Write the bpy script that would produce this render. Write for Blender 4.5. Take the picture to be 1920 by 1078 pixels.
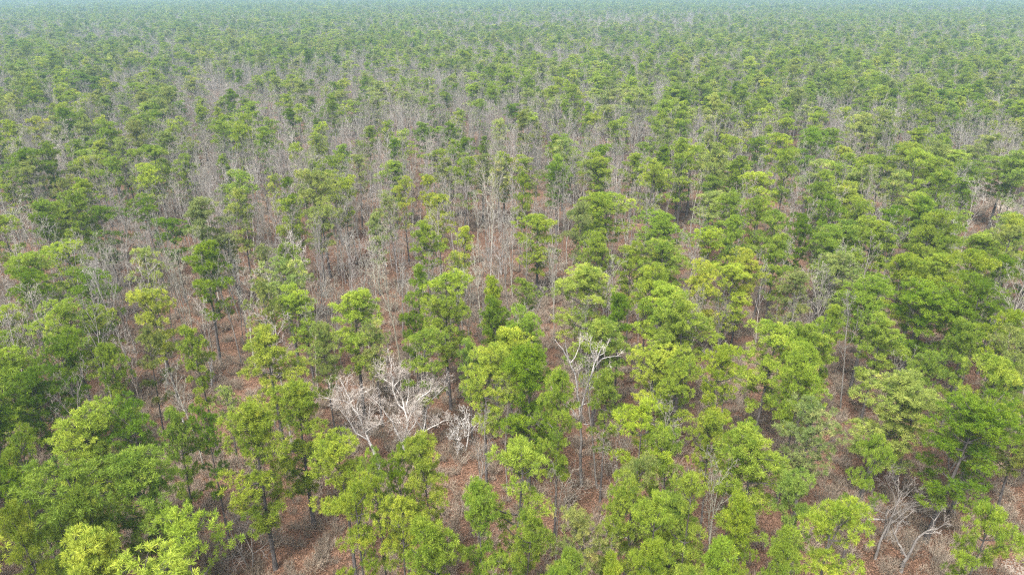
import bpy, math, random
import numpy as np
from mathutils import Vector

R = math.radians
for _o in list(bpy.data.objects):
    bpy.data.objects.remove(_o)
SC = bpy.context.scene
COL = SC.collection

# ------------------------------------------------------------------ camera
HC, F, PITCH = 40.0, 1300.0, math.atan(560 / 1300.0)
cam_d = bpy.data.cameras.new('camera')
cam_d.sensor_width = 36
cam_d.lens = 36 * F / 1920
cam_d.clip_start, cam_d.clip_end = 0.5, 30000
cam = bpy.data.objects.new('camera', cam_d)
COL.objects.link(cam)
cam.location = (0, 0, HC)
cam.rotation_euler = (math.pi / 2 - PITCH, 0, 0)
SC.camera = cam

# ------------------------------------------------------------------ sky and sun (overcast)
SUN_EL, SUN_AZ = R(58), R(205)
W = bpy.data.worlds.new('World')
SC.world = W
W.use_nodes = True
nt = W.node_tree
nt.nodes.clear()
sky = nt.nodes.new('ShaderNodeTexSky')
sky.sky_type = 'NISHITA'
sky.sun_disc = False
sky.sun_elevation, sky.sun_rotation = SUN_EL, SUN_AZ
sky.dust_density, sky.air_density = 3.0, 1.0
hs = nt.nodes.new('ShaderNodeHueSaturation')
hs.inputs['Saturation'].default_value = 0.30
bg = nt.nodes.new('ShaderNodeBackground')
bg.inputs['Strength'].default_value = 0.095
wo = nt.nodes.new('ShaderNodeOutputWorld')
nt.links.new(sky.outputs[0], hs.inputs['Color'])
nt.links.new(hs.outputs[0], bg.inputs[0])
nt.links.new(bg.outputs[0], wo.inputs[0])
sl = bpy.data.lights.new('sun', 'SUN')
sl.energy, sl.angle, sl.color = 1.5, R(16), (1, .96, .9)
sun = bpy.data.objects.new('sun', sl)
COL.objects.link(sun)
sd = Vector((math.sin(SUN_AZ) * math.cos(SUN_EL), math.cos(SUN_AZ) * math.cos(SUN_EL), math.sin(SUN_EL)))
sun.rotation_euler = sd.to_track_quat('Z', 'Y').to_euler()

SC.view_settings.view_transform = 'Standard'
SC.view_settings.look = 'None'
SC.view_settings.exposure = 2.42
SC.view_settings.gamma = 1
cy = SC.cycles
cy.max_bounces, cy.diffuse_bounces, cy.glossy_bounces = 5, 3, 1
cy.transmission_bounces, cy.volume_bounces, cy.transparent_max_bounces = 3, 1, 4
cy.sample_clamp_indirect = 4
cy.use_denoising = False
cy.filter_width = 1.2
HAZE = 0.00052

# ------------------------------------------------------------------ picture <-> place
SP, CP = math.sin(PITCH), math.cos(PITCH)


def at(px, py, z):
    """the point of the place at height z that the photograph shows at pixel (px, py)"""
    a = PITCH + math.atan((py - 539) / F)
    y = (HC - z) / math.tan(a)
    dep = y * CP + (HC - z) * SP
    return (px - 960) / F * dep, y


def img(x, y, z):
    dep = y * CP + (HC - z) * SP
    up = -y * SP * -1 * 0 + (z - HC) * CP + y * SP
    return 960 + F * x / dep, 539 - F * up / dep


def depth(y, z):
    return y * CP + (HC - z) * SP


rng = random.Random(7)
NP = np.random.default_rng(11)


# ------------------------------------------------------------------ mesh helpers
def mesh_of(name, V, polys, mats, pmat=None, fattr=None):
    """polys: list of (n,k) index arrays"""
    me = bpy.data.meshes.new(name)
    V = np.asarray(V, np.float32).reshape(-1, 3)
    me.vertices.add(len(V))
    me.vertices.foreach_set('co', V.ravel())
    loops = np.concatenate([p.ravel() for p in polys]).astype(np.int32)
    tot = np.concatenate([np.full(len(p), p.shape[1]) for p in polys]).astype(np.int32)
    start = np.concatenate([[0], np.cumsum(tot)[:-1]]).astype(np.int32)
    me.loops.add(len(loops))
    me.loops.foreach_set('vertex_index', loops)
    me.polygons.add(len(tot))
    me.polygons.foreach_set('loop_start', start)
    me.polygons.foreach_set('loop_total', tot)
    for m in mats:
        me.materials.append(m)
    if fattr is not None:
        for k, v in fattr.items():
            a = me.attributes.new(k, 'FLOAT', 'FACE')
            a.data.foreach_set('value', np.asarray(v, np.float32))
    me.update(calc_edges=True)
    return me


def tubes(segs, k):
    """segs (n,8): p0 p1 r0 r1 -> verts, quads"""
    s = np.asarray(segs, float)
    p0, p1, r0, r1 = s[:, :3], s[:, 3:6], s[:, 6], s[:, 7]
    d = p1 - p0
    d /= np.maximum(np.linalg.norm(d, axis=1, keepdims=True), 1e-9)
    ref = np.where(np.abs(d[:, 2:3]) > .9, np.array([[1., 0, 0]]), np.array([[0., 0, 1]]))
    u = np.cross(d, ref)
    u /= np.linalg.norm(u, axis=1, keepdims=True)
    v = np.cross(d, u)
    a = np.arange(k) * 2 * math.pi / k
    ring = u[:, None] * np.cos(a)[None, :, None] + v[:, None] * np.sin(a)[None, :, None]
    A = p0[:, None] + ring * r0[:, None, None]
    B = p1[:, None] + ring * r1[:, None, None]
    V = np.concatenate([A, B], 1)
    i = np.arange(k)
    j = (i + 1) % k
    q = np.stack([i, i + k, j + k, j], 1)
    Q = (np.arange(len(s)) * 2 * k)[:, None, None] + q[None]
    return V.reshape(-1, 3), Q.reshape(-1, 4)


def tube_mesh(name, groups, mats):
    VS, QS, off = [], [], 0
    for segs, k in groups:
        if not len(segs):
            continue
        v, q = tubes(segs, k)
        VS.append(v)
        QS.append(q + off)
        off += len(v)
    return mesh_of(name, np.concatenate(VS), [np.concatenate(QS)], mats)


def chain(pts, r0, r1, pw=1.0):
    out = []
    n = len(pts) - 1
    for i in range(n):
        a, b = (i / n) ** pw, ((i + 1) / n) ** pw
        out.append((*pts[i], *pts[i + 1], r0 + (r1 - r0) * a, r0 + (r1 - r0) * b))
    return out


def nrm(v):
    v = np.asarray(v, float)
    return v / max(np.linalg.norm(v), 1e-9)


# ------------------------------------------------------------------ materials
def new_mat(name):
    m = bpy.data.materials.new(name)
    m.use_nodes = True
    m.node_tree.nodes.clear()
    return m, m.node_tree.nodes, m.node_tree.links


def mixc(N, L, typ, fac, a, b):
    n = N.new('ShaderNodeMix')
    n.data_type = 'RGBA'
    n.blend_type = typ
    for s, v in ((n.inputs[0], fac), (n.inputs[6], a), (n.inputs[7], b)):
        if hasattr(v, 'is_linked'):
            L.new(v, s)
        elif isinstance(v, (int, float)):
            s.default_value = v
        else:
            s.default_value = (*v, 1)
    return n.outputs[2]


def ramp(N, L, src, stops):
    n = N.new('ShaderNodeValToRGB')
    L.new(src, n.inputs[0])
    e = n.color_ramp.elements
    while len(e) < len(stops):
        e.new(.5)
    for k, (p, c) in enumerate(stops):
        e[k].position, e[k].color = p, (*c, 1)
    return n.outputs[0]


def needles_material():
    m, N, L = new_mat('pine_needles')
    t = N.new('ShaderNodeAttribute')
    t.attribute_type, t.attribute_name = 'INSTANCER', 'tint'
    v = N.new('ShaderNodeAttribute')
    v.attribute_type, v.attribute_name = 'GEOMETRY', 'tuft'
    c = ramp(N, L, v.outputs['Fac'], [(0, (.50, .62, .55)), (.45, (.92, .95, .9)), (.8, (1.2, 1.15, 1.1)), (1, (1.65, 1.4, 1.5))])
    col = mixc(N, L, 'MULTIPLY', 1.0, t.outputs['Color'], c)
    p = N.new('ShaderNodeBsdfPrincipled')
    L.new(col, p.inputs['Base Color'])
    p.inputs['Roughness'].default_value = .55
    p.inputs['Specular IOR Level'].default_value = .08
    tr = N.new('ShaderNodeBsdfTranslucent')
    L.new(mixc(N, L, 'MULTIPLY', 1.0, col, (1.15, 1.1, .55)), tr.inputs[0])
    mx = N.new('ShaderNodeMixShader')
    mx.inputs[0].default_value = .26
    o = N.new('ShaderNodeOutputMaterial')
    L.new(p.outputs[0], mx.inputs[1])
    L.new(tr.outputs[0], mx.inputs[2])
    L.new(mx.outputs[0], o.inputs[0])
    return m


def bark_material(name, lo, hi, scale=3.0, use_tint=False):
    m, N, L = new_mat(name)
    tc = N.new('ShaderNodeTexCoord')
    mp = N.new('ShaderNodeMapping')
    mp.inputs['Scale'].default_value = (scale, scale, scale * .3)
    L.new(tc.outputs['Object'], mp.inputs[0])
    nz = N.new('ShaderNodeTexNoise')
    nz.inputs['Scale'].default_value = 2.5
    nz.inputs['Detail'].default_value = 5
    L.new(mp.outputs[0], nz.inputs[0])
    col = ramp(N, L, nz.outputs[0], [(.3, lo), (.7, hi)])
    if use_tint:
        t = N.new('ShaderNodeAttribute')
        t.attribute_type, t.attribute_name = 'INSTANCER', 'tint'
        col = mixc(N, L, 'MULTIPLY', 1.0, col, t.outputs['Color'])
    p = N.new('ShaderNodeBsdfPrincipled')
    L.new(col, p.inputs['Base Color'])
    p.inputs['Roughness'].default_value = .9
    p.inputs['Specular IOR Level'].default_value = .15
    bp = N.new('ShaderNodeBump')
    bp.inputs['Strength'].default_value = .6
    bp.inputs['Distance'].default_value = .03
    L.new(nz.outputs[0], bp.inputs['Height'])
    L.new(bp.outputs[0], p.inputs['Normal'])
    o = N.new('ShaderNodeOutputMaterial')
    L.new(p.outputs[0], o.inputs[0])
    return m


def ground_material():
    m, N, L = new_mat('leaf_litter_ground')
    tc = N.new('ShaderNodeTexCoord')

    def noise(s, d=4, rough=.6):
        n = N.new('ShaderNodeTexNoise')
        n.inputs['Scale'].default_value = s
        n.inputs['Detail'].default_value = d
        n.inputs['Roughness'].default_value = rough
        L.new(tc.outputs['Object'], n.inputs[0])
        return n.outputs[0]
    big = ramp(N, L, noise(.045, 3), [(.35, (.070, .043, .028)), (.5, (.122, .071, .046)), (.65, (.180, .112, .077))])
    fine = ramp(N, L, noise(5.0, 6, .75), [(.32, (.35, .35, .33)), (.5, (.95, .95, .95)), (.68, (1.9, 1.75, 1.55))])
    mid = ramp(N, L, noise(.6, 5, .7), [(.35, (.6, .58, .5)), (.55, (1, 1, 1)), (.75, (1.25, 1.15, 1.1))])
    c = mixc(N, L, 'MULTIPLY', 1.0, big, fine)
    c = mixc(N, L, 'MULTIPLY', 1.0, c, mid)
    p = N.new('ShaderNodeBsdfPrincipled')
    L.new(c, p.inputs['Base Color'])
    p.inputs['Roughness'].default_value = .95
    p.inputs['Specular IOR Level'].default_value = .1
    bp = N.new('ShaderNodeBump')
    bp.inputs['Strength'].default_value = .7
    bp.inputs['Distance'].default_value = .12
    L.new(noise(4.0, 5, .7), bp.inputs['Height'])
    L.new(bp.outputs[0], p.inputs['Normal'])
    o = N.new('ShaderNodeOutputMaterial')
    L.new(p.outputs[0], o.inputs[0])
    return m


M_NEEDLE = needles_material()
M_BARK = bark_material('pine_bark', (.035, .030, .028), (.13, .115, .108))
M_GREY = bark_material('grey_bark', (.135, .124, .115), (.33, .308, .288), 2.0, True)
M_WHITE = bark_material('bleached_wood', (.32, .30, .28), (.62, .59, .555), 3.5)
M_DEAD = bark_material('weathered_dead_wood', (.15, .138, .13), (.46, .435, .41), 4.5)
M_TWIG = bark_material('brown_twigs', (.155, .118, .085), (.32, .255, .19), 2.0, True)
M_SAND = bark_material('pale_sand', (.20, .155, .12), (.34, .29, .245), 1.6)
M_GROUND = ground_material()
M_LEAF = bark_material('fallen_leaf', (.095, .050, .032), (.24, .142, .094), 1.0)


# ------------------------------------------------------------------ pine prototypes
def tuft_mesh(name, C, A, S, var, rg, n=44, w=.020, ln=.28):
    """C centres, A axes, S sizes, var tuft brightness: tufts of flat needles, one triangle each"""
    T = len(C)
    d = rg.normal(size=(T, n, 3))
    d /= np.linalg.norm(d, axis=2, keepdims=True)
    d = d * .95 + A[:, None] * .55
    d /= np.linalg.norm(d, axis=2, keepdims=True)
    s = rg.normal(size=(T, n, 3))
    s = np.cross(d, s)
    s /= np.linalg.norm(s, axis=2, keepdims=True)
    L_ = ln * S[:, None, None] * rg.uniform(.7, 1.15, (T, n, 1))
    b = C[:, None] - A[:, None] * (rg.uniform(0, .16, (T, n, 1)) * S[:, None, None])
    ww = w * S[:, None, None]
    mid = b + d * L_ * .55
    v0 = b - s * ww * .3
    v1 = mid - s * ww * .62
    v2 = b + d * L_
    v3 = mid + s * ww * .62
    V = np.stack([v0, v1, v2, v3], 2).reshape(-1, 3)
    Q = np.arange(len(V)).reshape(-1, 4)
    f = np.repeat(var, n) + rg.uniform(-.14, .14, T * n)
    return mesh_of(name, V, [Q], [M_NEEDLE], fattr={'tuft': np.clip(f, 0, 1)})


def make_pine_protos(kind, seed):
    g = np.random.default_rng(seed)
    H = 13.0
    P = {'r': dict(cb=.42, rad=2.7, st=.74, nb=(3, 5), drop=.10, el=(-.10, .95), den=1.0, top=.42),
         't': dict(cb=.36, rad=2.2, st=.86, nb=(3, 5), drop=.22, el=(-.15, .75), den=1.0, top=.36),
         'c': dict(cb=.26, rad=1.8, st=.70, nb=(3, 5), drop=.10, el=(-.05, .9), den=1.0, top=.30),
         's': dict(cb=.42, rad=2.3, st=.74, nb=(3, 5), drop=.15, el=(-.05, .85), den=.58, top=.40)}[kind]
    P['cb'] += g.uniform(-.06, .10)
    P['rad'] *= g.uniform(.9, 1.12)
    P['top'] *= g.uniform(.8, 1.3)
    azb, asy = g.uniform(0, 6.28), g.uniform(.05, .32)
    ph = g.uniform(0, 6.28, 2)
    am = g.uniform(.08, .3)
    lean = g.normal(size=2) * .03

    def trunk(z):
        t = z / H
        return np.array([am * math.sin(2.6 * t + ph[0]) * t + lean[0] * z, am * math.sin(2.1 * t + ph[1]) * t + lean[1] * z, z])
    tr = [trunk(H * .97 * i / 14) for i in range(15)]
    tr[0][2] = -.1
    big = chain(tr, .165, .03, .9)
    r = big[0]
    big[0] = (*r[:6], .215, r[7])
    limb, C, A, S, var = [], [], [], [], []
    lob = g.uniform(0, 6.28, 3)
    z = P['cb'] * H
    az = g.uniform(0, 6.28)
    crown_v = 0
    while z < .985 * H:
        t = max(0.0, (z / H - P['cb']) / (1 - P['cb']))
        if g.uniform() < P['drop'] and .05 < t < .8:
            z += P['st'] * .9
            continue
        prof = (.62 + .38 * t / P['top']) if t < P['top'] else math.sqrt(max(0.02, 1 - ((t - P['top']) / (1.04 - P['top'])) ** 2))
        nb = int(g.integers(*P['nb']))
        for b in range(nb):
            az += 2.399 + g.normal() * .35
            lobe = 1 + .22 * math.sin(2 * az + lob[0] + 3 * t) + .12 * math.sin(3 * az + lob[1])
            Lb = P['rad'] * prof * lobe * (1 + asy * math.cos(az - azb)) * g.uniform(.55, 1.12)
            if g.uniform() < .10:
                Lb *= 1.22
            Lb = max(Lb, .35)
            el = P['el'][0] + (P['el'][1] - P['el'][0]) * t ** 1.3 + g.normal() * .12
            d = np.array([math.cos(az) * math.cos(el), math.sin(az) * math.cos(el), math.sin(el)])
            p = trunk(z) + 0
            pts = [p]
            nseg = 4
            for k in range(nseg):
                d = nrm(d + np.array([0, 0, .13]) + g.normal(size=3) * .10)
                pts.append(pts[-1] + d * Lb / nseg)
            limb += chain(pts, .022 + .014 * Lb, .012)
            bv = g.normal() * .14
            # a pad of tufts over the outer part of the branch, as pitch pines carry them
            ra = (.28 * Lb + .28) * g.uniform(.8, 1.2)
            pc = pts[3] * .55 + pts[4] * .45 - np.array([0, 0, .10])
            nt_ = int((8 + 17 * ra * ra) * P['den'] * g.uniform(.8, 1.2))
            out = nrm(pts[4] - pts[0])
            for q in range(nt_):
                dv = g.normal(size=3)
                dv /= np.linalg.norm(dv)
                if dv[2] < -.2:
                    dv[2] *= -1
                sh = g.uniform(.5, 1.02) if g.uniform() < .4 else g.uniform(.85, 1.05)
                c = pc + dv * np.array([ra, ra, ra * .45]) * sh
                C.append(c)
                A.append(nrm(dv * [1, 1, 1.1] + out * .25 + np.array([0, 0, .35]) + g.normal(size=3) * .15))
                S.append(g.uniform(.75, 1.2))
                var.append(.45 + bv + g.normal() * .15)
                if q % 4 == 0:
                    i = int(g.integers(1, 4))
                    limb.append((*pts[i], *(c - dv * .05), .011, .006))
            # a few tufts further in
            for q in range(int(3 + Lb * 2.2)):
                if g.uniform() > P['den']:
                    continue
                s = g.uniform(.22, .7)
                i = min(int(s * nseg), nseg - 1)
                fr = s * nseg - i
                bp = pts[i] * (1 - fr) + pts[i + 1] * fr
                side = g.normal(size=3) * [1, 1, .5]
                side /= np.linalg.norm(side)
                c = bp + side * g.uniform(.15, .5)
                C.append(c)
                A.append(nrm(side + out * .4 + np.array([0, 0, .6])))
                S.append(g.uniform(.7, 1.1))
                var.append(.40 + bv + g.normal() * .15)
                limb.append((*bp, *c, .010, .006))
        z += P['st'] * g.uniform(.75, 1.25) * (1 - .35 * t)
    for _ in range(7):
        C.append(trunk(H * .97) + g.normal(size=3) * .16 + np.array([0, 0, .15]))
        A.append(nrm(g.normal(size=3) * .5 + [0, 0, 1]))
        S.append(1.0)
        var.append(.5)
    # dead stubs below the crown
    for _ in range(int(g.integers(5, 12))):
        zz = g.uniform(.12, P['cb'] + .12) * H
        a = g.uniform(0, 6.28)
        l_ = g.uniform(.3, 1.5)
        p0 = trunk(zz)
        p1 = p0 + np.array([math.cos(a), math.sin(a), g.uniform(-.3, .25)]) * l_
        limb.append((*p0, *p1, .022, .008))
    C, A, S, var = map(np.array, (C, A, S, var))
    crown = tuft_mesh('crown_' + kind, C, A, S, var, g)
    tm = tube_mesh('trunk_' + kind, [(big, 7), (limb, 3)], [M_BARK])
    rad_xy = np.percentile(np.hypot(C[:, 0], C[:, 1]), 92) + .1
    return dict(kind=kind, crown=crown, trunk=tm, width=2 * rad_xy, cb=P['cb'], n=len(C), low=float(np.percentile(C[:, 2], 6)) - .2, top=float(np.percentile(C[:, 2], 99.6)) + .15)


PROTOS = []
for kind, cnt in (('r', 7), ('t', 7), ('c', 4), ('s', 4)):
    for k in range(cnt):
        PROTOS.append(make_pine_protos(kind, 100 + 17 * len(PROTOS)))
BYK = {k: [i for i, p in enumerate(PROTOS) if p['kind'] == k] for k in 'rtcs'}


# ------------------------------------------------------------------ bare tree prototypes
def grow(g, p, d, L_, r, lev, P, out):
    n = P['nseg'][lev]
    pts, dirs = [np.array(p, float)], []
    d = nrm(d)
    for k in range(n):
        d = nrm(d + g.normal(size=3) * P['wig'][lev] + np.array([0, 0, P['up'][lev]]))
        dirs.append(d)
        pts.append(pts[-1] + d * L_ / n)
    r1 = max(r * P['tap'][lev], P['rmin'])
    segs = chain(pts, r, r1)
    out[lev] += segs
    if lev + 1 >= len(P['nseg']):
        return
    nc = int(g.integers(*P['kids'][lev]))
    a = g.uniform(0, 6.28)
    for c in range(nc):
        s = P['from'][lev] + (1 - P['from'][lev]) * (c + g.uniform(.2, 1)) / nc
        s = min(s, .999)
        i = min(int(s * n), n - 1)
        fr = s * n - i
        bp = pts[i] * (1 - fr) + pts[i + 1] * fr
        a += 2.399 + g.normal() * .5
        ref = np.array([1., 0, 0]) if abs(dirs[i][2]) > .9 else np.array([0, 0, 1.])
        u = nrm(np.cross(dirs[i], ref))
        v = np.cross(dirs[i], u)
        an = P['ang'][lev] * g.uniform(.7, 1.3)
        nd = dirs[i] * math.cos(an) + (u * math.cos(a) + v * math.sin(a)) * math.sin(an)
        ll = L_ * P['len'][lev] * (1.15 - .6 * s) * g.uniform(.7, 1.2)
        grow(g, bp, nd, ll, max(min(r * .62, (r + (r1 - r) * s) * .8) * g.uniform(.7, 1), P['rmin']), lev + 1, P, out)


UPRIGHT = dict(nseg=(9, 5, 4, 2, 2), wig=(.05, .12, .16, .18, .2), up=(.03, .10, .07, .05, .03), tap=(.28, .3, .4, .6, .8), rmin=.010,
               kids=((7, 10), (5, 7), (4, 5), (2, 4)), ang=(.62, .65, .7, .7), len=(.40, .48, .5, .55), **{'from': (.45, .25, .2, .15)})
SPREAD = dict(nseg=(6, 6, 5, 3, 2), wig=(.10, .16, .2, .2, .2), up=(.03, .05, .03, .04, .03), tap=(.5, .3, .4, .5, .8), rmin=.010,
              kids=((5, 7), (5, 7), (4, 6), (3, 4)), ang=(.75, .75, .75, .8), len=(.95, .55, .48, .5), **{'from': (.30, .2, .15, .1)})


def make_bare(seed, P, H, r, mat, stems=1, tilt=.05):
    g = np.random.default_rng(seed)
    out = [[] for _ in P['nseg']]
    for s in range(stems):
        a = g.uniform(0, 6.28) if stems == 1 else s * 6.28 / stems + g.uniform(0, .6)
        d = np.array([math.cos(a) * tilt, math.sin(a) * tilt, 1])
        grow(g, (math.cos(a) * .12 * (stems > 1), math.sin(a) * .12 * (stems > 1), -.08), d, H * g.uniform(.85, 1.05), r, 0, P, out)
    trunk = tube_mesh('bare_trunk', [(out[0], 7)], [mat])
    br = tube_mesh('bare_branches', [(out[1], 5), (sum(out[2:], []), 3)], [mat])
    zs = max(s[5] for l in out for s in l)
    return dict(trunk=trunk, branches=br, top=zs)


BARE = [make_bare(900 + 7 * k, UPRIGHT, 10.5 + (k % 3), .078 + .015 * (k % 3), M_GREY) for k in range(8)]


# ------------------------------------------------------------------ objects
def link(o, parent=None):
    COL.objects.link(o)
    if parent is not None:
        o.parent = parent
    return o


def tag(o, label=None, cat=None, group=None, kind=None):
    for k, v in (('label', label), ('category', cat), ('group', group), ('kind', kind)):
        if v:
            o[k] = v
    return o


def thing(name, loc, rz=0, sc=(1, 1, 1), tint=None, parts=()):
    e = link(bpy.data.objects.new(name, None))
    e.empty_display_size = .3
    e.location, e.rotation_euler, e.scale = loc, (0, 0, rz), sc
    for pn, me in parts:
        o = link(bpy.data.objects.new(pn, me), e)
        if tint is not None:
            o['tint'] = [float(c) for c in tint]
    return e


TINTS = {'B': (.238, .302, .036), 'Y': (.290, .332, .044), 'G': (.190, .258, .034), 'D': (.126, .194, .014), 'O': (.220, .256, .068), 'P': (.278, .32, .078)}
WORDS = {'B': 'bright lime green', 'Y': 'yellow green', 'G': 'mid green', 'D': 'deep dark green', 'O': 'dull olive', 'P': 'pale green'}
SHAPE = {'r': 'round crowned', 't': 'tall layered', 'c': 'narrow', 's': 'thin airy'}

# top pixel x, top y, crown width px, crown bottom y (0 unknown), colour, [landmark phrase]
PINES = """143 768 135 905 B;240 738 105 885 D;702 846 62 930 G;267 842 150 1052 G;337 965 137 0 B;33 932 80 0 B;80 948 95 0 G;134 1015 140 0 Y;140 918 73 0 G;310 762 67 878 G
374 745 65 885 D;464 768 107 985 B;551 721 100 875 B;418 725 48 748 P;635 808 117 900 B;10 875 70 0 D;45 690 85 800 D;20 800 80 0 G;810 815 97 952 B;750 842 67 908 D
660 898 110 0 B;740 908 105 1018 Y;960 825 140 1000 B;834 968 113 0 G;978 935 90 0 G;1091 945 117 1060 O;1201 758 113 885 B;1188 850 92 960 O;1234 945 100 1020 B;1208 1008 70 0 B
907 651 104 790 B;994 651 113 835 D;1272 795 80 900 G;1300 893 85 1000 B;1424 818 137 1008 B;1397 785 60 860 G;1537 758 110 878 O;1672 690 150 900 O;1821 731 167 921 D;1875 670 105 780 B
1577 935 143 0 B;1514 878 80 950 G;1861 928 120 1060 B;1494 985 80 0 G;1290 1040 85 0 B;1448 607 110 760 B;1512 645 90 780 B;1345 1000 60 0 G;1150 912 90 1030 B;1055 1010 90 0 G;1395 925 85 0 B;897 905 75 1010 G;1010 1045 90 0 G;1180 1045 90 0 B;1345 770 75 870 B;1640 800 70 900 G;1140 700 60 790 G;1345 640 70 730 B
317 410 63 467 D;270 367 73 447 D;371 457 85 600 D;287 534 73 610 Y;97 380 83 470 G;120 447 85 540 B;187 383 67 487 D;37 507 77 607 D;113 550 93 700 B;157 577 85 690 B;104 624 80 720 D
157 510 90 574 D;267 463 60 537 P;361 607 57 710 B;498 617 103 700 Y;565 534 90 644 B;534 483 90 567 P;427 427 67 520 O;488 460 53 560 O;544 364 53 443 B;444 352 48 400 P;591 383 60 460 P
660 550 105 680 B;10 400 65 520 B;60 467 80 560 G;605 600 60 690 O;830 504 107 650 B;837 557 87 637 B;784 607 93 707 B;777 587 48 640 D;1010 403 93 524 B;924 510 53 600 B;987 514 67 600 G
930 557 60 640 D;997 564 80 637 G;960 607 90 667 Y;1107 494 117 637 Y;1120 600 105 660 B;1167 544 60 640 D;1221 490 70 537 B;1240 534 90 640 B;1290 560 110 690 B;1117 437 60 500 B;1188 454 65 520 G
1134 363 107 450 B;1241 400 90 477 G;820 360 47 430 Y;800 417 60 510 B;870 423 40 480 Y;857 474 45 540 P;774 490 40 540 G;734 363 55 440 O;1228 637 85 700 Y;1265 665 80 760 B;1313 494 72 570 Y
1370 490 95 590 B;1395 468 62 540 Y;1444 394 67 494 G;1340 424 67 490 B;1424 363 47 410 G;1607 345 85 427 B;1560 427 75 500 G;1640 403 90 474 B;1740 373 63 460 D;1790 393 60 460 G;1771 434 77 490 B
1848 433 100 520 G;1758 480 97 560 B;1734 520 140 660 D;1617 467 63 530 B;1640 524 107 610 G;1507 507 70 610 O;1560 564 52 640 B;1557 600 70 690 G;1855 524 93 620 D;1744 660 67 720 G;1905 575 70 680 B
1330 350 80 420 P;1377 403 55 460 G;1700 470 80 540 B;1675 385 60 450 D;270 310 53 365 B;187 263 50 300 B;178 288 62 355 B;13 314 50 400 B;230 279 36 340 D;60 158 53 220 D;628 320 60 400 B
525 177 33 215 O;554 110 43 160 P;344 217 40 260 B;307 143 42 180 G;290 185 38 230 D;338 187 34 220 D;457 233 43 280 B;471 190 36 230 B;554 193 36 240 B;157 173 30 210 B;234 173 30 210 G;257 214 32 240 B
511 327 32 390 P;544 327 30 390 D;594 253 40 290 O;1041 180 53 250 P;1061 120 42 165 O;1221 163 60 230 B;1174 220 47 280 B;1168 160 45 210 B;1128 147 34 190 G;1128 177 42 230 O;897 187 42 250 G
967 193 40 240 D;987 210 42 290 B;850 229 40 280 D;870 257 38 320 D;867 290 55 350 G;914 254 28 330 D;934 297 38 360 P;1057 260 48 320 P;1047 307 57 380 D;974 324 30 380 G;1241 270 43 350 D
1221 290 65 380 B;1134 287 80 370 B;750 174 50 220 O;740 260 26 310 D;667 290 45 360 O;757 330 48 390 Y;810 327 36 380 Y;660 187 63 250 B;1374 254 47 300 B;1427 254 48 310 D;1384 304 73 370 B;1340 290 60 350 P
1437 320 72 390 B;1564 239 47 300 G;1621 214 50 285 D;1667 230 47 280 D;1667 170 34 210 G;1581 87 38 140 D;1477 130 30 170 D;1417 137 43 200 B;1497 154 40 220 G;1514 110 36 150 B;1764 144 44 200 G
1768 167 47 240 D;1804 157 52 210 G;1821 210 54 260 D;1898 184 56 260 G;1757 290 63 340 B;1624 290 47 340 B;1514 237 48 290 G;1891 297 88 360 G;1547 341 50 400 G;1614 375 60 420 G;1467 205 40 250 O
1690 320 55 380 O;1820 330 50 400 D;1590 200 38 250 B;1330 180 40 230 B;1285 170 38 220 G;1300 200 36 250 P;1370 170 38 220 O;1440 200 42 260 B;1250 240 36 290 O;1540 200 36 250 B;1710 205 40 250 G
30 200 38 250 O;110 215 36 260 O;115 330 40 380 O;410 190 30 230 O;600 230 34 280 B;690 235 36 280 G;420 290 32 340 G;85 395 40 460 D;480 520 60 600 O;640 330 44 390 B;700 400 40 460 O
1660 590 80 680 G;1900 480 60 560 D;1825 600 70 680 G;1460 440 60 520 G;1500 400 50 460 D;1560 360 56 410 D;200 640 60 720 G;255 600 50 660 O;700 600 60 690 O;880 640 50 700 G;1050 690 80 790 G"""
LM = {(960, 607): 'the yellowest pine', (1107, 494): 'the largest yellow green pine', (371, 457): 'the tallest deep green pine', (287, 534): 'the flat layered yellow pine',
      (267, 842): 'the biggest lower left pine', (1821, 731): 'the widest dark right edge pine', (960, 825): 'the broadest bottom centre pine', (1010, 403): 'the cone shaped central pine',
      (270, 310): 'the dome shaped upper left pine', (1041, 180): 'the pale umbrella pine', (967, 193): 'the dark pine on bare pole', (1221, 163): 'the rounded upper right pine',
      (554, 110): 'the pale far round pine', (1477, 130): 'the dark pointed far pine', (1848, 433): 'the open white limbed pine', (1427, 254): 'the dark flat topped pine',
      (418, 725): 'the pale wispy low pine', (740, 260): 'the small dark spire pine', (1577, 935): 'the lime bottom right dome', (60, 158): 'the dark far left pine',
      (1734, 520): 'the broad deep green pine', (1134, 363): 'the wide lime tiered pine', (660, 550): 'the pine above white boughs', (1448, 607): 'the double topped lime pine',
      (37, 507): 'the dark left edge pine', (1898, 184): 'the upper right edge pine', (807, 815): 'x'}
trees = []          # every pine: dict
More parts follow.
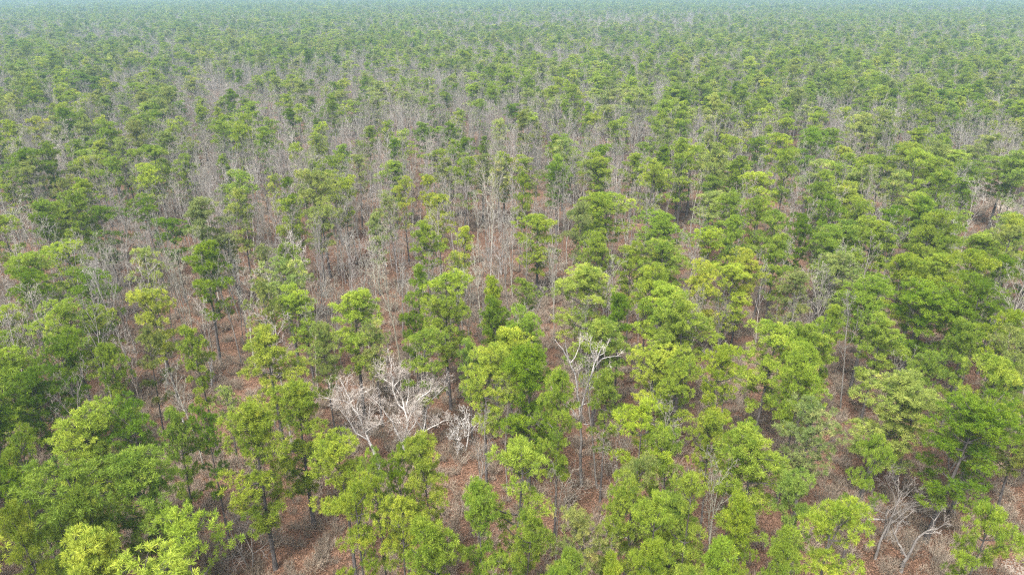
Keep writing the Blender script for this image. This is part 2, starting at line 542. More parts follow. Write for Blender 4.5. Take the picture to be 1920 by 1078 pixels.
for row in PINES.replace('\n', ';').split(';'):
    q = row.split()
    px, py, w, yb, c = int(q[0]), int(q[1]), int(q[2]), int(q[3]), q[4]
    h = 13.2 + rng.gauss(0, .9)
    if py > 700:
        h = 14.0 + rng.gauss(0, .7)
    if c == 'O':
        h -= .8
    if (px, py) == (418, 725):
        h = 8.0
    if c == 'D' and w < 50 and py > 560:
        h -= 2
    x, y = at(px, py, h)
    wid = w / F * depth(y, h * .8) * 1.03
    if yb:
        crown_len = min((yb - py) / F * depth(y, h * .8) / math.cos(PITCH + math.atan((py - 539) / F)), .72 * h)
    else:
        crown_len = 7.0
    asp = wid / max(crown_len, .5)
    if c in 'OP' and rng.random() < .75:
        k = 's'
    elif asp < .58:
        k = 'c' if rng.random() < .5 else 't'
    elif asp < .85:
        k = 't' if rng.random() < .6 else 'r'
    else:
        k = 'r' if rng.random() < .75 else 't'
    trees.append(dict(px=px, py=py, h=h, x=x, y=y, w=wid, c=c, k=k, cl=crown_len, lm=LM.get((px, py))))


def vnoise(x, y):
    return .35 * math.sin(x * .19 + 1) * math.sin(y * .16 + 2) + (math.sin(x * .031 + 1.3) * math.sin(y * .027 + .4) + .6 * math.sin(x * .071 + y * .043 + 2) + .5 * math.sin(x * .013 - y * .019 + 5) + .4 * math.sin(x * .11 - y * .09)) / 2.5


def lerp(v, xs, ys):
    return float(np.interp(v, xs, ys))


def pine_p(px, py, x, y):
    """share of the ground that carries a pine, as a field over the place"""
    u = px / 1920
    n = vnoise(x, y)
    if py > 560:
        return .92 if py > 820 else .66
    if py > 300:
        return lerp(u, (0, .2, .3, .55, .65, 1), (.20, .12, .08, .09, .24, .26))
    if py > 180:
        return lerp(u, (0, .15, .5, .6, .7, 1), (.30, .24, .17, .26, .42, .44)) + .16 * n
    if py > 120:
        return lerp(u, (0, .15, .35, .55, .7, 1), (.50, .38, .25, .42, .58, .55)) + .25 * n
    if py > 70:
        return lerp(u, (0, .3, .5, .8, 1), (.62, .50, .48, .66, .58)) + .50 * n
    return .58 + .42 * n + .36 * math.sin(x * .0062 + 1.1) * math.sin(y * .0047 + .6 + x * .002)


def bare_p(px, py, x, y):
    u = px / 1920
    n = vnoise(x + 300, y - 100)
    if py > 700:
        return .07
    if py > 560:
        return lerp(u, (0, .3, .6, 1), (.16, .16, .08, .15))
    if py > 300:
        return lerp(u, (0, .2, .45, .55, .7, 1), (.48, .66, .62, .52, .28, .26)) + .12 * n
    if py > 120:
        return lerp(u, (0, .2, .5, .65, 1), (.66, .74, .74, .48, .44)) + .18 * n
    return .58 - .3 * n


near = [(t['x'], t['y']) for t in trees]
cell = {}
for x, y in near:
    cell.setdefault((int(x // 5), int(y // 5)), []).append((x, y))


def clear(x, y, dmin):
    i, j = int(x // 5), int(y // 5)
    for a in (-1, 0, 1):
        for b in (-1, 0, 1):
            for p in cell.get((i + a, j + b), ()):
                if (p[0] - x) ** 2 + (p[1] - y) ** 2 < dmin * dmin:
                    return False
    return True


# openings in the wood: photograph pixels (x, y, radius) that no unlisted pine may cover
OPEN = [(z_[0], z_[1], z_[2]) for z_ in ((690, 780, 75), (770, 770, 85), (1090, 740, 85), (1090, 870, 60), (1740, 970, 110), (230, 690, 95), (150, 720, 50), (570, 970, 60), (470, 1050, 60), (1190, 805, 55), 
        (720, 510, 85), (460, 575, 55), (890, 450, 75), (600, 700, 45), (400, 720, 40), (1400, 770, 55), (1330, 690, 40), (1650, 650, 60), (1790, 800, 40), (380, 960, 70), (1490, 460, 40), (1000, 380, 45), (870, 850, 40), (60, 20, 1))]


def shuts(x, y, h, w):
    qx, qy = img(x, y, h * .72)
    r = .5 * w / depth(y, h * .7) * F
    return any((qx - a) ** 2 + ((qy - b) * .8) ** 2 < (c + r) ** 2 for a, b, c in OPEN)


far_pines, fill = [], []
bands = [(25, 420, 4.9, 1), (420, 1000, 7.0, 1.15), (1000, 2300, 11.5, 1.6), (2300, 7200, 30.0, 4.5)]
for y0, y1, st, sc in bands:
    y = y0
    while y < y1:
        xm = y * .80 + 26
        x = -xm
        while x < xm:
            jx, jy = x + rng.uniform(-.45, .45) * st, y + rng.uniform(-.45, .45) * st
            h = 13.4 + rng.gauss(0, 1.6)
            px, py = img(jx, jy, h)
            if rng.random() < pine_p(px, py, jx, jy) * (1.0 if y1 < 500 else 1.05) and (y > 400 or clear(jx, jy, 2.4)):
                n2 = vnoise(jx * 1.7 + 50, jy * 1.7)
                c = rng.choices('BYGDOP', (3, .4, 4 + 2 * n2, 1.0 - .6 * n2, 2.0, .8))[0]
                k = rng.choices('rtcs', (3.6, 5, 1.6, 1.8 if c != 'D' else .4))[0]
                t = dict(px=px, py=py, h=h, x=jx, y=jy, w=(rng.uniform(3.9, 6.3) if y > 65 else rng.uniform(3.9, 5.9)) * sc, c=c, k=k, lm=None, sc=sc)
                if y < 110 and shuts(jx, jy, h, t['w']):
                    x += st
                    continue
                (fill if y < 400 else far_pines).append(t)
            x += st
        y += st
fill.sort(key=lambda t: t['y'])
vis = [t for t in fill if -60 < t['px'] < 1980 and t['py'] < 1090]
n_take = 300 - len(trees)
take = vis[:max(0, n_take)]
ids = set(id(t) for t in take)
far_pines += [t for t in fill if id(t) not in ids]
trees += take


def tint_of(c, g, j=.085):
    a = np.array(TINTS[c])
    f = math.exp(g.gauss(0, j))
    return np.array([a[0] * f * math.exp(g.gauss(0, .03)), a[1] * f, a[2] * f * math.exp(g.gauss(0, .12))])


ORD = ['nearest', 'second', 'third', 'fourth', 'fifth', 'sixth', 'seventh', 'eighth', 'ninth', 'tenth', 'eleventh', 'twelfth', 'thirteenth', 'fourteenth', 'fifteenth', 'sixteenth',
       'seventeenth', 'eighteenth', 'nineteenth', 'twentieth'] + ['twenty-' + s for s in 'first second third fourth fifth sixth seventh eighth ninth'.split()] + ['thirtieth'] + ['thirty-' + s for s in 'first second third fourth fifth sixth seventh eighth ninth'.split()]
LANDMARKS = [(p, x, y) for (x, y), p in LM.items() if p != 'x'] + [('the white forked dead snag', 1092, 760), ('the widest white bare tree', 745, 745), ('the pale sandy track', 1885, 385),
                                                   ('the forked leaning bare tree', 1720, 1000)]


def relations(items, noun):
    """words that single out each of ITEMS: its landmark, the side it lies on and its place in that row"""
    by = {}
    for it in items:
        d, p, lx, ly = min((math.hypot(it['px'] - lx, (it['py'] - ly) * 1.3), p, lx, ly) for p, lx, ly in LANDMARKS if p != it.get('lm'))
        dx, dy = it['px'] - lx, (it['py'] - ly) * 1.3
        s = ('right of' if dx > 0 else 'left of') if abs(dx) > abs(dy) else ('in front of' if dy > 0 else 'behind')
        by.setdefault((p, s), []).append((d, id(it), it))
    for (p, s), v in by.items():
        for n, (_, _, it) in enumerate(sorted(v, key=lambda q: q[:2])):
            it['rel'] = f'{ORD[n]} {noun} {s} {p}'


relations(trees, 'pine')
for n, t in enumerate(trees):
    if 'cl' in t:
        def misfit(i):
            q = PROTOS[i]
            c = (q['top'] - q['low']) * t['h'] / q['top']
            return abs(math.log(max(t['cl'], 2.5) / c)) + (.35 if q['kind'] != t['k'] else 0) + (1.5 if (q['kind'] == 's') != (t['k'] == 's') else 0) + rng.uniform(0, .22)
        pi = min(range(len(PROTOS)), key=misfit)
        t['k'] = PROTOS[pi]['kind']
    else:
        pi = rng.choice(BYK[t['k']])
    p = PROTOS[pi]
    s = min(max(t['w'] / p['width'], .55), 1.75)
    o = thing('pine_tree', (t['x'], t['y'], 0), rng.uniform(0, 6.28), (s, s, t['h'] / p['top']), tint_of(t['c'], rng), (('trunk', p['trunk']), ('crown', p['crown'])))
    o.rotation_euler = (rng.gauss(0, .022), rng.gauss(0, .022), o.rotation_euler[2])
    if t['lm']:
        lab = {'the yellowest pine': 'yellowest pine, golden green crown among lime pines'}.get(t['lm'], t['lm'][4:] + ', ' + WORDS[t['c']] + ' ' + SHAPE[t['k']] + ' crown')
    else:
        lab = f"{WORDS[t['c']]} {SHAPE[t['k']]} pine, {t['rel']}"
        if len(lab.split()) > 16:
            lab = f"{WORDS[t['c']]} pine, {t['rel']}"
    tag(o, lab, 'tree', 'pines growing through the open woodland')

# ------------------------------------------------------------------ bare trees
bares, far_bare = [], []
for y0, y1, st, sc in [(36, 400, 3.1, 1), (400, 1000, 5.0, 1.3), (1000, 2300, 11, 2.0)]:
    y = y0
    while y < y1:
        xm = y * .80 + 26
        x = -xm
        while x < xm:
            jx, jy = x + rng.uniform(-.48, .48) * st, y + rng.uniform(-.48, .48) * st
            h = 12.3 + rng.gauss(0, 1.5)
            px, py = img(jx, jy, h)
            if rng.random() < bare_p(px, py, jx, jy) and (y > 400 or clear(jx, jy, 1.5)):
                t = dict(px=px, py=py, h=h, x=jx, y=jy, sc=sc)
                (bares if y < 400 else far_bare).append(t)
            x += st
        y += st
bares.sort(key=lambda t: t['y'])
vis = [t for t in bares if -50 < t['px'] < 1970 and t['py'] < 1075]
take = vis[:280]
ids = set(id(t) for t in take)
far_bare += [t for t in bares if id(t) not in ids]
relations(take, 'bare tree')


def bare_tint(g):
    f = .98 * math.exp(g.gauss(0, .18))
    return np.array([f * 1.0, f * (.98 + g.gauss(0, .02)), f * (.91 + g.gauss(0, .03))])


for t in take:
    p = rng.choice(BARE)
    s = t['h'] / p['top']
    t['tint'] = bare_tint(rng)
    o = thing('bare_tree', (t['x'], t['y'], 0), rng.uniform(0, 6.28), (s * rng.uniform(.65, .95), s * rng.uniform(.65, .95), s), t['tint'],
              (('trunk', p['trunk']), ('branches', p['branches'])))
    tone = 'dark grey' if t['tint'][0] < .85 else ('pale grey' if t['tint'][0] > 1.2 else 'grey')
    tag(o, f"{tone} leafless hardwood, {t['rel']}", 'tree', 'leafless hardwoods among the pines')


# ------------------------------------------------------------------ the white spreading trees and the dead wood
def white_tree(px, py, H, r, seed, stems, tilt, label, group=None, sc=1.0, mat=None):
    p = make_bare(seed, SPREAD, H, r, mat or M_WHITE, stems, tilt)
    x, y = at(px, py, 0)
    o = thing('spreading_bare_tree', (x, y, 0), 0, (sc, sc, sc), (.75, .72, .69), (('trunk', p['trunk']), ('branches', p['branches'])))
    return tag(o, label, 'tree', group)


G_W = 'whitish leafless trees in the clearing'
white_tree(310, 735, 4.2, .07, 41, 1, .2, 'pale grey many twigged bare tree behind the pale wispy low pine', G_W, mat=M_GREY)
white_tree(870, 800 + 45, 3.2, .08, 51, 2, .4, 'low bare tree between white tree and bright lime pine', G_W)
white_tree(725, 500, 5.0, .09, 61, 1, .15, 'pale pinkish bare tree standing in the brown opening', G_W)
white_tree(1780, 880, 4.0, .08, 71, 2, .4, 'thin grey bare tree under the widest dark right edge pine', G_W, mat=M_GREY)
white_tree(1655, 1010, 4.5, .08, 81, 2, .4, 'twiggy grey bare tree behind the pale fallen log', G_W, mat=M_GREY)
white_tree(470, 1065, 3.6, .06, 91, 2, .35, 'pale bare sapling at bottom left beside two bare pine poles', G_W, mat=M_GREY)
white_tree(230, 640, 4.2, .08, 93, 2, .3, 'grey bare tree left of the flat layered yellow pine', G_W, mat=M_GREY)


TW = dict(nseg=(4, 3, 2), wig=(.18, .2, .2), up=(.10, .08, .06), tap=(.6, .7, .8), rmin=.009,
          kids=((5, 8), (4, 6)), ang=(.75, .75), len=(.55, .55), **{'from': (.2, .15)})


def px_tree(name, base, lines, label, cat, mat, group=None, seed=1, part='limb', twigs=0, tw_len=1.0):
    thick = 1.0 if part == 'bough' else 1.0
    """a dead tree whose limbs were read off the photograph: (pixel, pixel, lean towards/away in m) on the upright through its base"""
    bx, by = at(*base, 0)
    g = random.Random(seed)
    ng = np.random.default_rng(seed + 50)
    tw = [[], [], []]
    tw_mat = M_GREY

    def pt(px, py, dy):
        a = PITCH + math.atan((py - 539) / F)
        y = by + dy
        z = HC - y * math.tan(a)
        dep = depth(y, z)
        return np.array([(px - 960) / F * dep - bx, y - by, z])
    e = thing(name, (bx, by, 0))
    n = 0
    for r0, r1, pts in lines:
        P3 = [pt(*q) for q in pts]
        # bend each stretch a little so that nothing is ruler straight
        Q = [P3[0]]
        for a, b in zip(P3, P3[1:]):
            m = (a + b) / 2 + np.array([g.gauss(0, .04), g.gauss(0, .04), g.gauss(0, .03)]) * np.linalg.norm(b - a)
            Q += [m, b]
        me = tube_mesh(name + '_wood', [(chain(Q, r0 * thick, r1 * thick), 7)], [M_GREY if n == 0 and seed == 3 else mat])
        q = link(bpy.data.objects.new('trunk' if n == 0 else part, me), e)
        q['tint'] = [.72, .70, .68]
        n += 1
        if twigs and n > 1:
            for a, b in zip(Q, Q[1:]):
                l_ = np.linalg.norm(b - a)
                for _ in range(int(l_ * twigs + ng.uniform())):
                    f = ng.uniform()
                    dv = nrm(nrm(b - a) * .9 + ng.normal(size=3) * [.6, .6, .4] + [0, 0, .45])
                    grow(ng, a * (1 - f) + b * f, dv, tw_len * ng.uniform(.5, 1.4), max(.014, r1 * .75), 0, TW, tw)
    if twigs:
        q = link(bpy.data.objects.new('twigs', tube_mesh(name + '_twigs', [(sum(tw, []), 3)], [tw_mat or mat])), e)
        q['tint'] = [1.7, 1.62, 1.54] if mat in (M_WHITE, M_DEAD) else [1.1, 1.05, 1]
    return tag(e, label, cat, group)


px_tree('spreading_bare_tree', (714, 880), [
    (.17, .12, [(714, 884, 0), (704, 855, 0), (692, 828, 0)]),
    (.10, .025, [(692, 828, 0), (680, 801, .3), (671, 775, .5), (658, 758, .6), (648, 733, .8), (640, 716, .9)]),
    (.08, .02, [(690, 825, 0), (668, 812, -.4), (655, 790, -.8), (644, 776, -1), (632, 762, -1.2)]),
    (.06, .015, [(686, 815, .2), (693, 804, -.3), (706, 797, -.6), (720, 792, -.8)]),
    (.06, .015, [(674, 785, .5), (669, 762, 1.0), (674, 743, 1.3), (688, 732, 1.6)]),
    (.07, .02, [(691, 826, 0), (688, 800, .8), (692, 780, 1.2), (694, 758, 1.6)]),
    (.05, .012, [(658, 758, .6), (640, 750, .2), (622, 749, 0), (606, 745, -.2)])],
    'white leafless tree leaning left at the edge of the clearing', 'tree', M_WHITE, G_W, 31, 'bough', 3.8, 1.3)
px_tree('spreading_bare_tree', (756, 856), [
    (.14, .11, [(757, 860, 0), (757, 840, 0), (758, 822, 0)]),
    (.10, .025, [(757, 842, 0), (746, 815, -.4), (736, 790, -.7), (725, 778, -.9), (713, 761, -1.1), (700, 748, -1.3)]),
    (.10, .025, [(758, 822, 0), (765, 795, .3), (759, 769, .5), (747, 758, .8), (736, 728, 1.0), (733, 700, 1.2), (734, 684, 1.3)]),
    (.06, .015, [(759, 769, .5), (755, 748, 1.2), (741, 725, 1.6), (722, 712, 1.9), (708, 697, 2.1)]),
    (.08, .02, [(764, 790, .3), (778, 756, .1), (791, 743, 0), (806, 733, -.2), (806, 716, -.1)]),
    (.06, .015, [(766, 775, .4), (766, 740, 1.0), (766, 722, 1.4), (757, 705, 1.7)]),
    (.07, .018, [(757, 830, 0), (768, 808, -.7), (778, 795, -1.1), (786, 770, -1.4)]),
    (.05, .012, [(736, 728, 1.0), (748, 714, 1.4), (750, 697, 1.5)])],
    'widest white bare tree, its boughs spreading over the clearing', 'tree', M_WHITE, G_W, 32, 'bough', 3.8, 1.3)
px_tree('spreading_bare_tree', (794, 850), [
    (.11, .09, [(794, 853, 0), (793, 825, 0), (793, 810, 0)]),
    (.08, .02, [(793, 810, 0), (798, 784, .4), (803, 757, .8), (818, 742, 1.0), (832, 727, 1.1), (836, 712, 1.2)]),
    (.07, .02, [(793, 811, 0), (810, 800, -.5), (829, 790, -.8), (842, 788, -1.0)]),
    (.06, .015, [(793, 808, 0), (782, 790, -.3), (776, 772, -.5), (778, 752, -.5)]),
    (.05, .012, [(818, 742, 1.0), (812, 722, 1.3), (803, 706, 1.5)])],
    'smaller white leafless tree right of the widest white one', 'tree', M_WHITE, G_W, 33, 'bough', 3.8, 1.25)
px_tree('dead_snag', (1090, 912), [
    (.14, .085, [(1090, 914, 0), (1088, 850, 0), (1088, 800, .1), (1087, 770, .1)]),
    (.08, .02, [(1087, 775, .1), (1083, 740, -.3), (1078, 700, -.6), (1066, 672, -.8), (1056, 655, -1), (1040, 636, -1)]),
    (.085, .02, [(1088, 778, .1), (1095, 745, .4), (1104, 715, .6), (1115, 680, .7), (1124, 660, .8), (1132, 645, .8)]),
    (.05, .012, [(1112, 690, .7), (1118, 668, 1.2), (1122, 643, 1.5)]), (.05, .012, [(1115, 678, .7), (1108, 655, .3), (1110, 630, 0)]),
    (.05, .012, [(1108, 705, .6), (1128, 673, 1.4), (1150, 668, 1.8), (1165, 668, 2)]),
    (.05, .012, [(1067, 675, -.8), (1062, 655, -1.2), (1060, 636, -1.5)]), (.04, .012, [(1070, 680, -.8), (1082, 660, -.5), (1088, 640, -.3)]),
    (.05, .015, [(1088, 762, .1), (1097, 757, .3), (1108, 755, .6), (1112, 757, .8)]),
    (.06, .015, [(1087, 790, .1), (1075, 770, -.6), (1058, 758, -1), (1050, 747, -1.4), (1040, 745, -1.6)]),
    (.03, .01, [(1096, 740, .4), (1104, 726, 0), (1110, 700, -.4)]), (.025, .01, [(1120, 668, .8), (1134, 660, 1.1), (1137, 648, 1.3)])],
    'white forked dead snag standing over brown leaf litter', 'dead tree', M_DEAD, seed=3, twigs=.8, tw_len=.9)
px_tree('dead_snag', (316, 722), [(.13, .03, [(316, 724, 0), (312, 690, 0), (314, 650, .2), (307, 622, .2), (304, 606, .2)]), (.04, .012, [(313, 670, .1), (300, 655, .4), (290, 640, .6)]),
                                  (.03, .01, [(313, 650, .2), (318, 632, 0)])], 'thin pale dead snag below the flat layered yellow pine', 'dead tree', M_DEAD, seed=5)
px_tree('dead_snag', (398, 728), [(.12, .03, [(398, 730, 0), (396, 700, 0), (392, 680, 0), (383, 667, .2)]), (.05, .015, [(394, 690, 0), (398, 675, .3), (397, 664, .4)])],
        'short white broken stub behind the pale wispy low pine', 'dead tree', M_DEAD, seed=6)
px_tree('dead_snag', (940, 516), [(.11, .05, [(940, 517, 0), (938, 495, 0), (937, 487, 0)]), (.06, .02, [(937, 488, 0), (930, 478, .4), (925, 468, .5)]),
                                  (.06, .02, [(937, 488, 0), (941, 478, -.3), (944, 467, -.4)])], 'slim white birch snag forked like a letter, in brown opening', 'dead tree', M_DEAD, seed=8)
px_tree('dead_snag', (1013, 318), [(.14, .05, [(1013, 319, 0), (1012, 305, 0), (1011, 292, .3)])], 'small white leaning stump in the pinkish far opening', 'dead tree', M_DEAD, seed=9)
px_tree('dead_snag', (727, 690), [(.10, .03, [(727, 692, 0), (727, 660, 0), (728, 632, .1)]), (.03, .01, [(727, 655, 0), (716, 642, .4)])],
        'thin grey pole snag behind the widest white bare tree', 'dead tree', M_GREY, seed=10)
px_tree('dead_snag', (1900, 480), [(.13, .03, [(1900, 482, 0), (1897, 450, 0), (1880, 415, .4), (1868, 380, .6)]), (.05, .012, [(1888, 430, .3), (1903, 405, .8), (1915, 390, 1.0)]),
                                   (.04, .012, [(1893, 440, .2), (1876, 425, -.4), (1862, 422, -.6)])], 'greyish leaning bare snag beside the pale sandy track', 'dead tree', M_GREY, seed=12)
px_tree('dead_snag', (1789, 972), [(.10, .05, [(1789, 974, 0), (1794, 935, 0), (1800, 900, 0), (1804, 880, .1)])], 'lichen grey broken pole under the widest dark right edge pine', 'dead tree', M_GREY, seed=13)
px_tree('leaning_bare_tree', (1688, 1072), [
    (.15, .11, [(1688, 1076, 0), (1692, 1060, 0), (1701, 1045, 0)]),
    (.10, .03, [(1701, 1046, 0), (1692, 1032, .2), (1684, 1018, .4), (1676, 1000, .5), (1672, 985, .5)]),
    (.11, .05, [(1701, 1046, 0), (1713, 1022, -.2), (1722, 1007, -.3), (1738, 995, -.3), (1748, 992, -.3)]),
    (.05, .02, [(1748, 992, -.3), (1758, 991, -.4), (1768, 984, -.5), (1774, 981, -.5)]),
    (.04, .012, [(1749, 991, -.3), (1751, 975, -.1), (1743, 966, 0)]), (.035, .01, [(1677, 1000, .5), (1683, 982, .8), (1692, 974, .9), (1712, 958, 1.2)]),
    (.03, .01, [(1752, 976, -.1), (1762, 962, .1), (1756, 950, .2)])], 'forked leaning bare tree with a pale curved bough over leaf litter', 'dead tree', M_GREY, seed=14, twigs=1.0, tw_len=.9)
px_tree('leaning_bare_tree', (1640, 1048), [(.11, .05, [(1640, 1050, 0), (1650, 1015, 0), (1665, 985, .1), (1668, 978, .1)])], 'bare dark pole leaning right beside the forked leaning bare tree', 'dead tree', M_GREY, seed=15)


def log(a, b, r, label, mat=M_DEAD, seed=1, twigs=2):
    g = random.Random(seed)
    (x0, y0), (x1, y1) = at(*a, r), at(*b, r)
    L_ = math.hypot(x1 - x0, y1 - y0)
    dx, dy = (x1 - x0) / L_, (y1 - y0) / L_
    pts = []
    for i in range(7):
        s = i / 6
        w = 0 if i in (0, 6) else g.gauss(0, .035) * L_ * .4
        pts.append(np.array([dx * L_ * s - dy * w, dy * L_ * s + dx * w, r * .8 + .25 * s * r]))
    segs = chain(pts, r, r * .45)
    tw = []
    for _ in range(twigs):
        p = pts[g.randint(2, 5)]
        tw.append((*p, p[0] + g.uniform(-.6, .6), p[1] + g.uniform(-.6, .6), p[2] + g.uniform(.2, .6), r * .35, .012))
    me = tube_mesh('log', [(segs, 8), (tw, 4)], [mat])
    o = link(bpy.data.objects.new('fallen_log', me))
    o.location = (x0, y0, 0)
    tag(o, label, 'log')


log((1627, 973), (1708, 977), .09, 'long pale fallen log in front of twiggy grey bare tree', seed=1)
log((1134, 1000), (1180, 1009), .07, 'short pale fallen log on red leaf litter right of dull olive pine', seed=2)
log((947, 1040), (962, 1074), .06, 'bent pale fallen branch at the bottom beside the broadest centre pine', seed=3)
log((338, 779), (350, 803), .10, 'thick white broken log among pines at lower left', seed=4, twigs=0)
log((1762, 950), (1800, 942), .05, 'thin pale fallen stick right of the forked leaning bare tree', seed=5)
log((500, 645), (516, 636), .05, 'small fallen stick on the brown opening left of centre', seed=6)
log((1110, 790), (1150, 762), .05, 'thin fallen bough right of the white forked dead snag', seed=7)
log((1095, 795), (1138, 794), .05, 'straight fallen stick at foot of the white forked dead snag', seed=8)

# ------------------------------------------------------------------ ground
gv = [(-9000, -300, 0), (9000, -300, 0), (9000, 9000, 0), (-9000, 9000, 0)]
gm = mesh_of('ground', gv, [np.array([[0, 1, 2, 3]])], [M_GROUND])
go = link(bpy.data.objects.new('ground', gm))
tag(go, kind='structure')


def sheet(name, pts, z, mat):
    V = [(*at(px, py, 0), z) for px, py in pts]
    me = mesh_of(name, V, [np.array([range(len(V))])], [mat])
    o = link(bpy.data.objects.new(name, me))
    tag(o, kind='structure')
    return o


sheet('sandy_track', [(1836, 372), (1850, 380), (1880, 392), (1915, 402), (1990, 425), (2040, 450), (2060, 430), (2000, 402), (1925, 388), (1885, 380), (1855, 370)], .004, M_SAND)
sheet('sandy_path', [(1868, 1080), (1880, 1052), (1902, 1040), (1940, 1030), (2010, 1020), (2020, 1100), (1940, 1120), (1875, 1110)], .004, M_SAND)
sheet('sand_patch', [(-40, 690), (-10, 650), (14, 640), (18, 652), (8, 676), (-10, 700)], .004, M_SAND)


# ------------------------------------------------------------------ masses nobody could count
def bare_object(name, me):
    return bpy.data.objects.new(name, me)


def scatter(name, pts, protos, label):
    """pts: x, y, proto index, rz, sx, sz, tint(3); protos: lists of meshes that make one plant"""
    me = bpy.data.meshes.new(name)
    n = len(pts)
    me.vertices.add(n)
    A = np.array([[p[0], p[1], 0] for p in pts], np.float32)
    me.vertices.foreach_set('co', A.ravel())
    a = me.attributes.new('pick', 'INT', 'POINT')
    a.data.foreach_set('value', np.array([p[2] for p in pts], np.int32))
    a = me.attributes.new('turn', 'FLOAT_VECTOR', 'POINT')
    a.data.foreach_set('vector', np.array([[0, 0, p[3]] for p in pts], np.float32).ravel())
    a = me.attributes.new('size', 'FLOAT_VECTOR', 'POINT')
    a.data.foreach_set('vector', np.array([[p[4], p[4], p[5]] for p in pts], np.float32).ravel())
    a = me.attributes.new('tint', 'FLOAT_COLOR', 'POINT')
    a.data.foreach_set('color', np.array([[*p[6], 1] for p in pts], np.float32).ravel())
    me.update()
    o = link(bpy.data.objects.new(name, me))
    tree = bpy.data.node_groups.new(name, 'GeometryNodeTree')
    tree.interface.new_socket('Geometry', in_out='INPUT', socket_type='NodeSocketGeometry')
    tree.interface.new_socket('Geometry', in_out='OUTPUT', socket_type='NodeSocketGeometry')
    N, L = tree.nodes, tree.links
    gi, gout = N.new('NodeGroupInput'), N.new('NodeGroupOutput')
    allj = N.new('GeometryNodeJoinGeometry')
    for meshes in protos:
        j = N.new('GeometryNodeJoinGeometry')
        for m in meshes:
            oi = N.new('GeometryNodeObjectInfo')
            oi.transform_space = 'ORIGINAL'
            oi.inputs['Object'].default_value = bare_object(m.name, m)
            L.new(oi.outputs['Geometry'], j.inputs[0])
        gti = N.new('GeometryNodeGeometryToInstance')
        L.new(j.outputs[0], gti.inputs[0])
        L.new(gti.outputs[0], allj.inputs[0])
    iop = N.new('GeometryNodeInstanceOnPoints')
    L.new(gi.outputs[0], iop.inputs['Points'])
    L.new(allj.outputs[0], iop.inputs['Instance'])
    iop.inputs['Pick Instance'].default_value = True

    def na(nm, typ):
        q = N.new('GeometryNodeInputNamedAttribute')
        q.data_type = typ
        q.inputs[0].default_value = nm
        return [s for s in q.outputs if s.enabled and s.name == 'Attribute'][0]
    L.new(na('pick', 'INT'), iop.inputs['Instance Index'])
    e2r = N.new('FunctionNodeEulerToRotation')
    L.new(na('turn', 'FLOAT_VECTOR'), e2r.inputs[0])
    L.new(e2r.outputs[0], iop.inputs['Rotation'])
    L.new(na('size', 'FLOAT_VECTOR'), iop.inputs['Scale'])
    L.new(iop.outputs[0], gout.inputs[0])
    md = o.modifiers.new('scatter', 'NODES')
    md.node_group = tree
    tag(o, label, kind='stuff')
    return o


pts = []
PK = [i for i in range(len(PROTOS))]
for t in far_pines:
    pi = rng.choice(BYK[t['k']])
    s = t['w'] / PROTOS[pi]['width']
    pts.append((t['x'], t['y'], pi, rng.uniform(0, 6.28), s, t['h'] / PROTOS[pi]['top'] * (1 + .12 * (t['sc'] > 1.5)), tint_of(t['c'], rng)))
# the join lists instances in the order linked last-first or first-last; kinds only mix, so either order will do
scatter('far_pine_forest', pts, [[p['trunk'], p['crown']] for p in PROTOS], 'far pine forest reaching to the hazy horizon')
pts = []
for t in far_bare:
    pi = rng.randrange(len(BARE))
    s = t['h'] / BARE[pi]['top']
    pts.append((t['x'], t['y'], pi, rng.uniform(0, 6.28), s * rng.uniform(.65, .95) * t['sc'], s, bare_tint(rng)))
scatter('far_bare_woods', pts, [[p['trunk'], p['branches']] for p in BARE], 'grey leafless woods filling gaps between the far pines')


def shrub_mesh(seed):
    g = np.random.default_rng(seed)
    segs = []
    for _ in range(46):
        a = g.uniform(0, 6.28)
        b = np.array([math.cos(a), math.sin(a), 0]) * g.uniform(0, .35)
        d = nrm([math.cos(a) * g.uniform(.1, .8), math.sin(a) * g.uniform(.1, .8), 1])
        l_ = g.uniform(.35, .9)
        m = b + d * l_ * .55
        segs.append((*b, *m, .010, .008))
        for k in range(3):
            e = m + nrm(d + g.normal(size=3) * .5) * l_ * g.uniform(.3, .6)
            segs.append((*m, *e, .008, .006))
    return tube_mesh('shrub', [(segs, 3)], [M_TWIG])


def litter_mesh(seed):
    g = np.random.default_rng(seed)
    n = 760
    c = np.stack([g.uniform(-1.6, 1.6, n), g.uniform(-1.6, 1.6, n), g.uniform(.01, .09, n)], 1)
    a = g.uniform(0, 6.28, n)
    u = np.stack([np.cos(a), np.sin(a), g.normal(size=n) * .35], 1)
    v = np.stack([-np.sin(a), np.cos(a), g.normal(size=n) * .35], 1)
    s = g.uniform(.03, .07, (n, 1))
    V = np.stack([c - u * s * 1.3, c - v * s * .75, c + u * s * 1.3, c + v * s * .75], 1).reshape(-1, 3)
    return mesh_of('leaves', V, [np.arange(4 * n).reshape(-1, 4)], [M_LEAF])


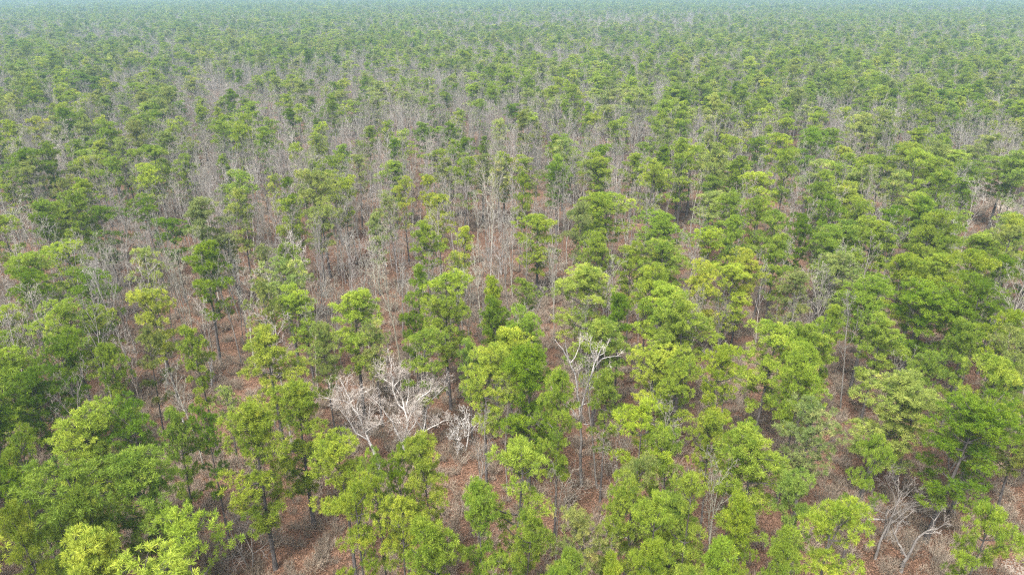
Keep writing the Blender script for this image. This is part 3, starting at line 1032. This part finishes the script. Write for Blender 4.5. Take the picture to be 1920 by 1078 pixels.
pts = []
y = 34.0
while y < 190:
    st = .9 if y < 95 else 1.5
    x = -(y * .8 + 15)
    while x < y * .8 + 15:
        jx, jy = x + rng.uniform(-.6, .6) * st, y + rng.uniform(-.6, .6) * st
        nn = vnoise(jx * 3.1, jy * 3.1) + .5 * vnoise(jx * 9, jy * 9)
        if rng.random() < .52 + .5 * nn:
            s = rng.uniform(.6, 1.35)
            gq = rng.random() ** 1.5
            f = rng.uniform(.75, 1.35)
            pts.append((jx, jy, rng.randrange(5), rng.uniform(0, 6.28), s * 1.15, s * rng.uniform(.7, 1.5), (f * (1 + .06 * gq), f * (1 + .13 * gq), f * (1 + .2 * gq))))
        x += st
    y += st
scatter('huckleberry_undergrowth', pts, [[shrub_mesh(300 + k)] for k in range(5)], 'low brown leafless undergrowth between the trunks')
pts = []
y = 34.0
while y < 120:
    x = -(y * .8 + 12)
    while x < y * .8 + 12:
        pts.append((x + rng.uniform(-.5, .5), y + rng.uniform(-.5, .5), rng.randrange(3), rng.uniform(0, 6.28), 1, 1, (1, 1, 1)))
        x += 2.7
    y += 2.7
scatter('fallen_leaves', pts, [[litter_mesh(500 + k)] for k in range(3)], 'russet fallen leaves covering the forest floor')

# ------------------------------------------------------------------ haze
bx = 8600
hv = [(x, y, z) for z in (-1.0, 41.5) for x, y in ((-bx, -250), (bx, -250), (bx, bx), (-bx, bx))]
hf = np.array([[0, 3, 2, 1], [4, 5, 6, 7], [0, 1, 5, 4], [1, 2, 6, 5], [2, 3, 7, 6], [3, 0, 4, 7]])
m, N, L = new_mat('haze_air')
pv = N.new('ShaderNodeVolumePrincipled')
pv.inputs['Color'].default_value = (.31, .475, .57, 1)
pv.inputs['Density'].default_value = HAZE
pv.inputs['Anisotropy'].default_value = .2
mo = N.new('ShaderNodeOutputMaterial')
L.new(pv.outputs[0], mo.inputs['Volume'])
hz = link(bpy.data.objects.new('haze', mesh_of('haze', hv, [hf], [m])))
tag(hz, 'pale bluish haze over the far forest', kind='stuff')
print('pines', len(trees), 'far pines', len(far_pines), 'bare', len(take), 'far bare', len(far_bare), 'shrubs etc', len(pts), [p['n'] for p in PROTOS])
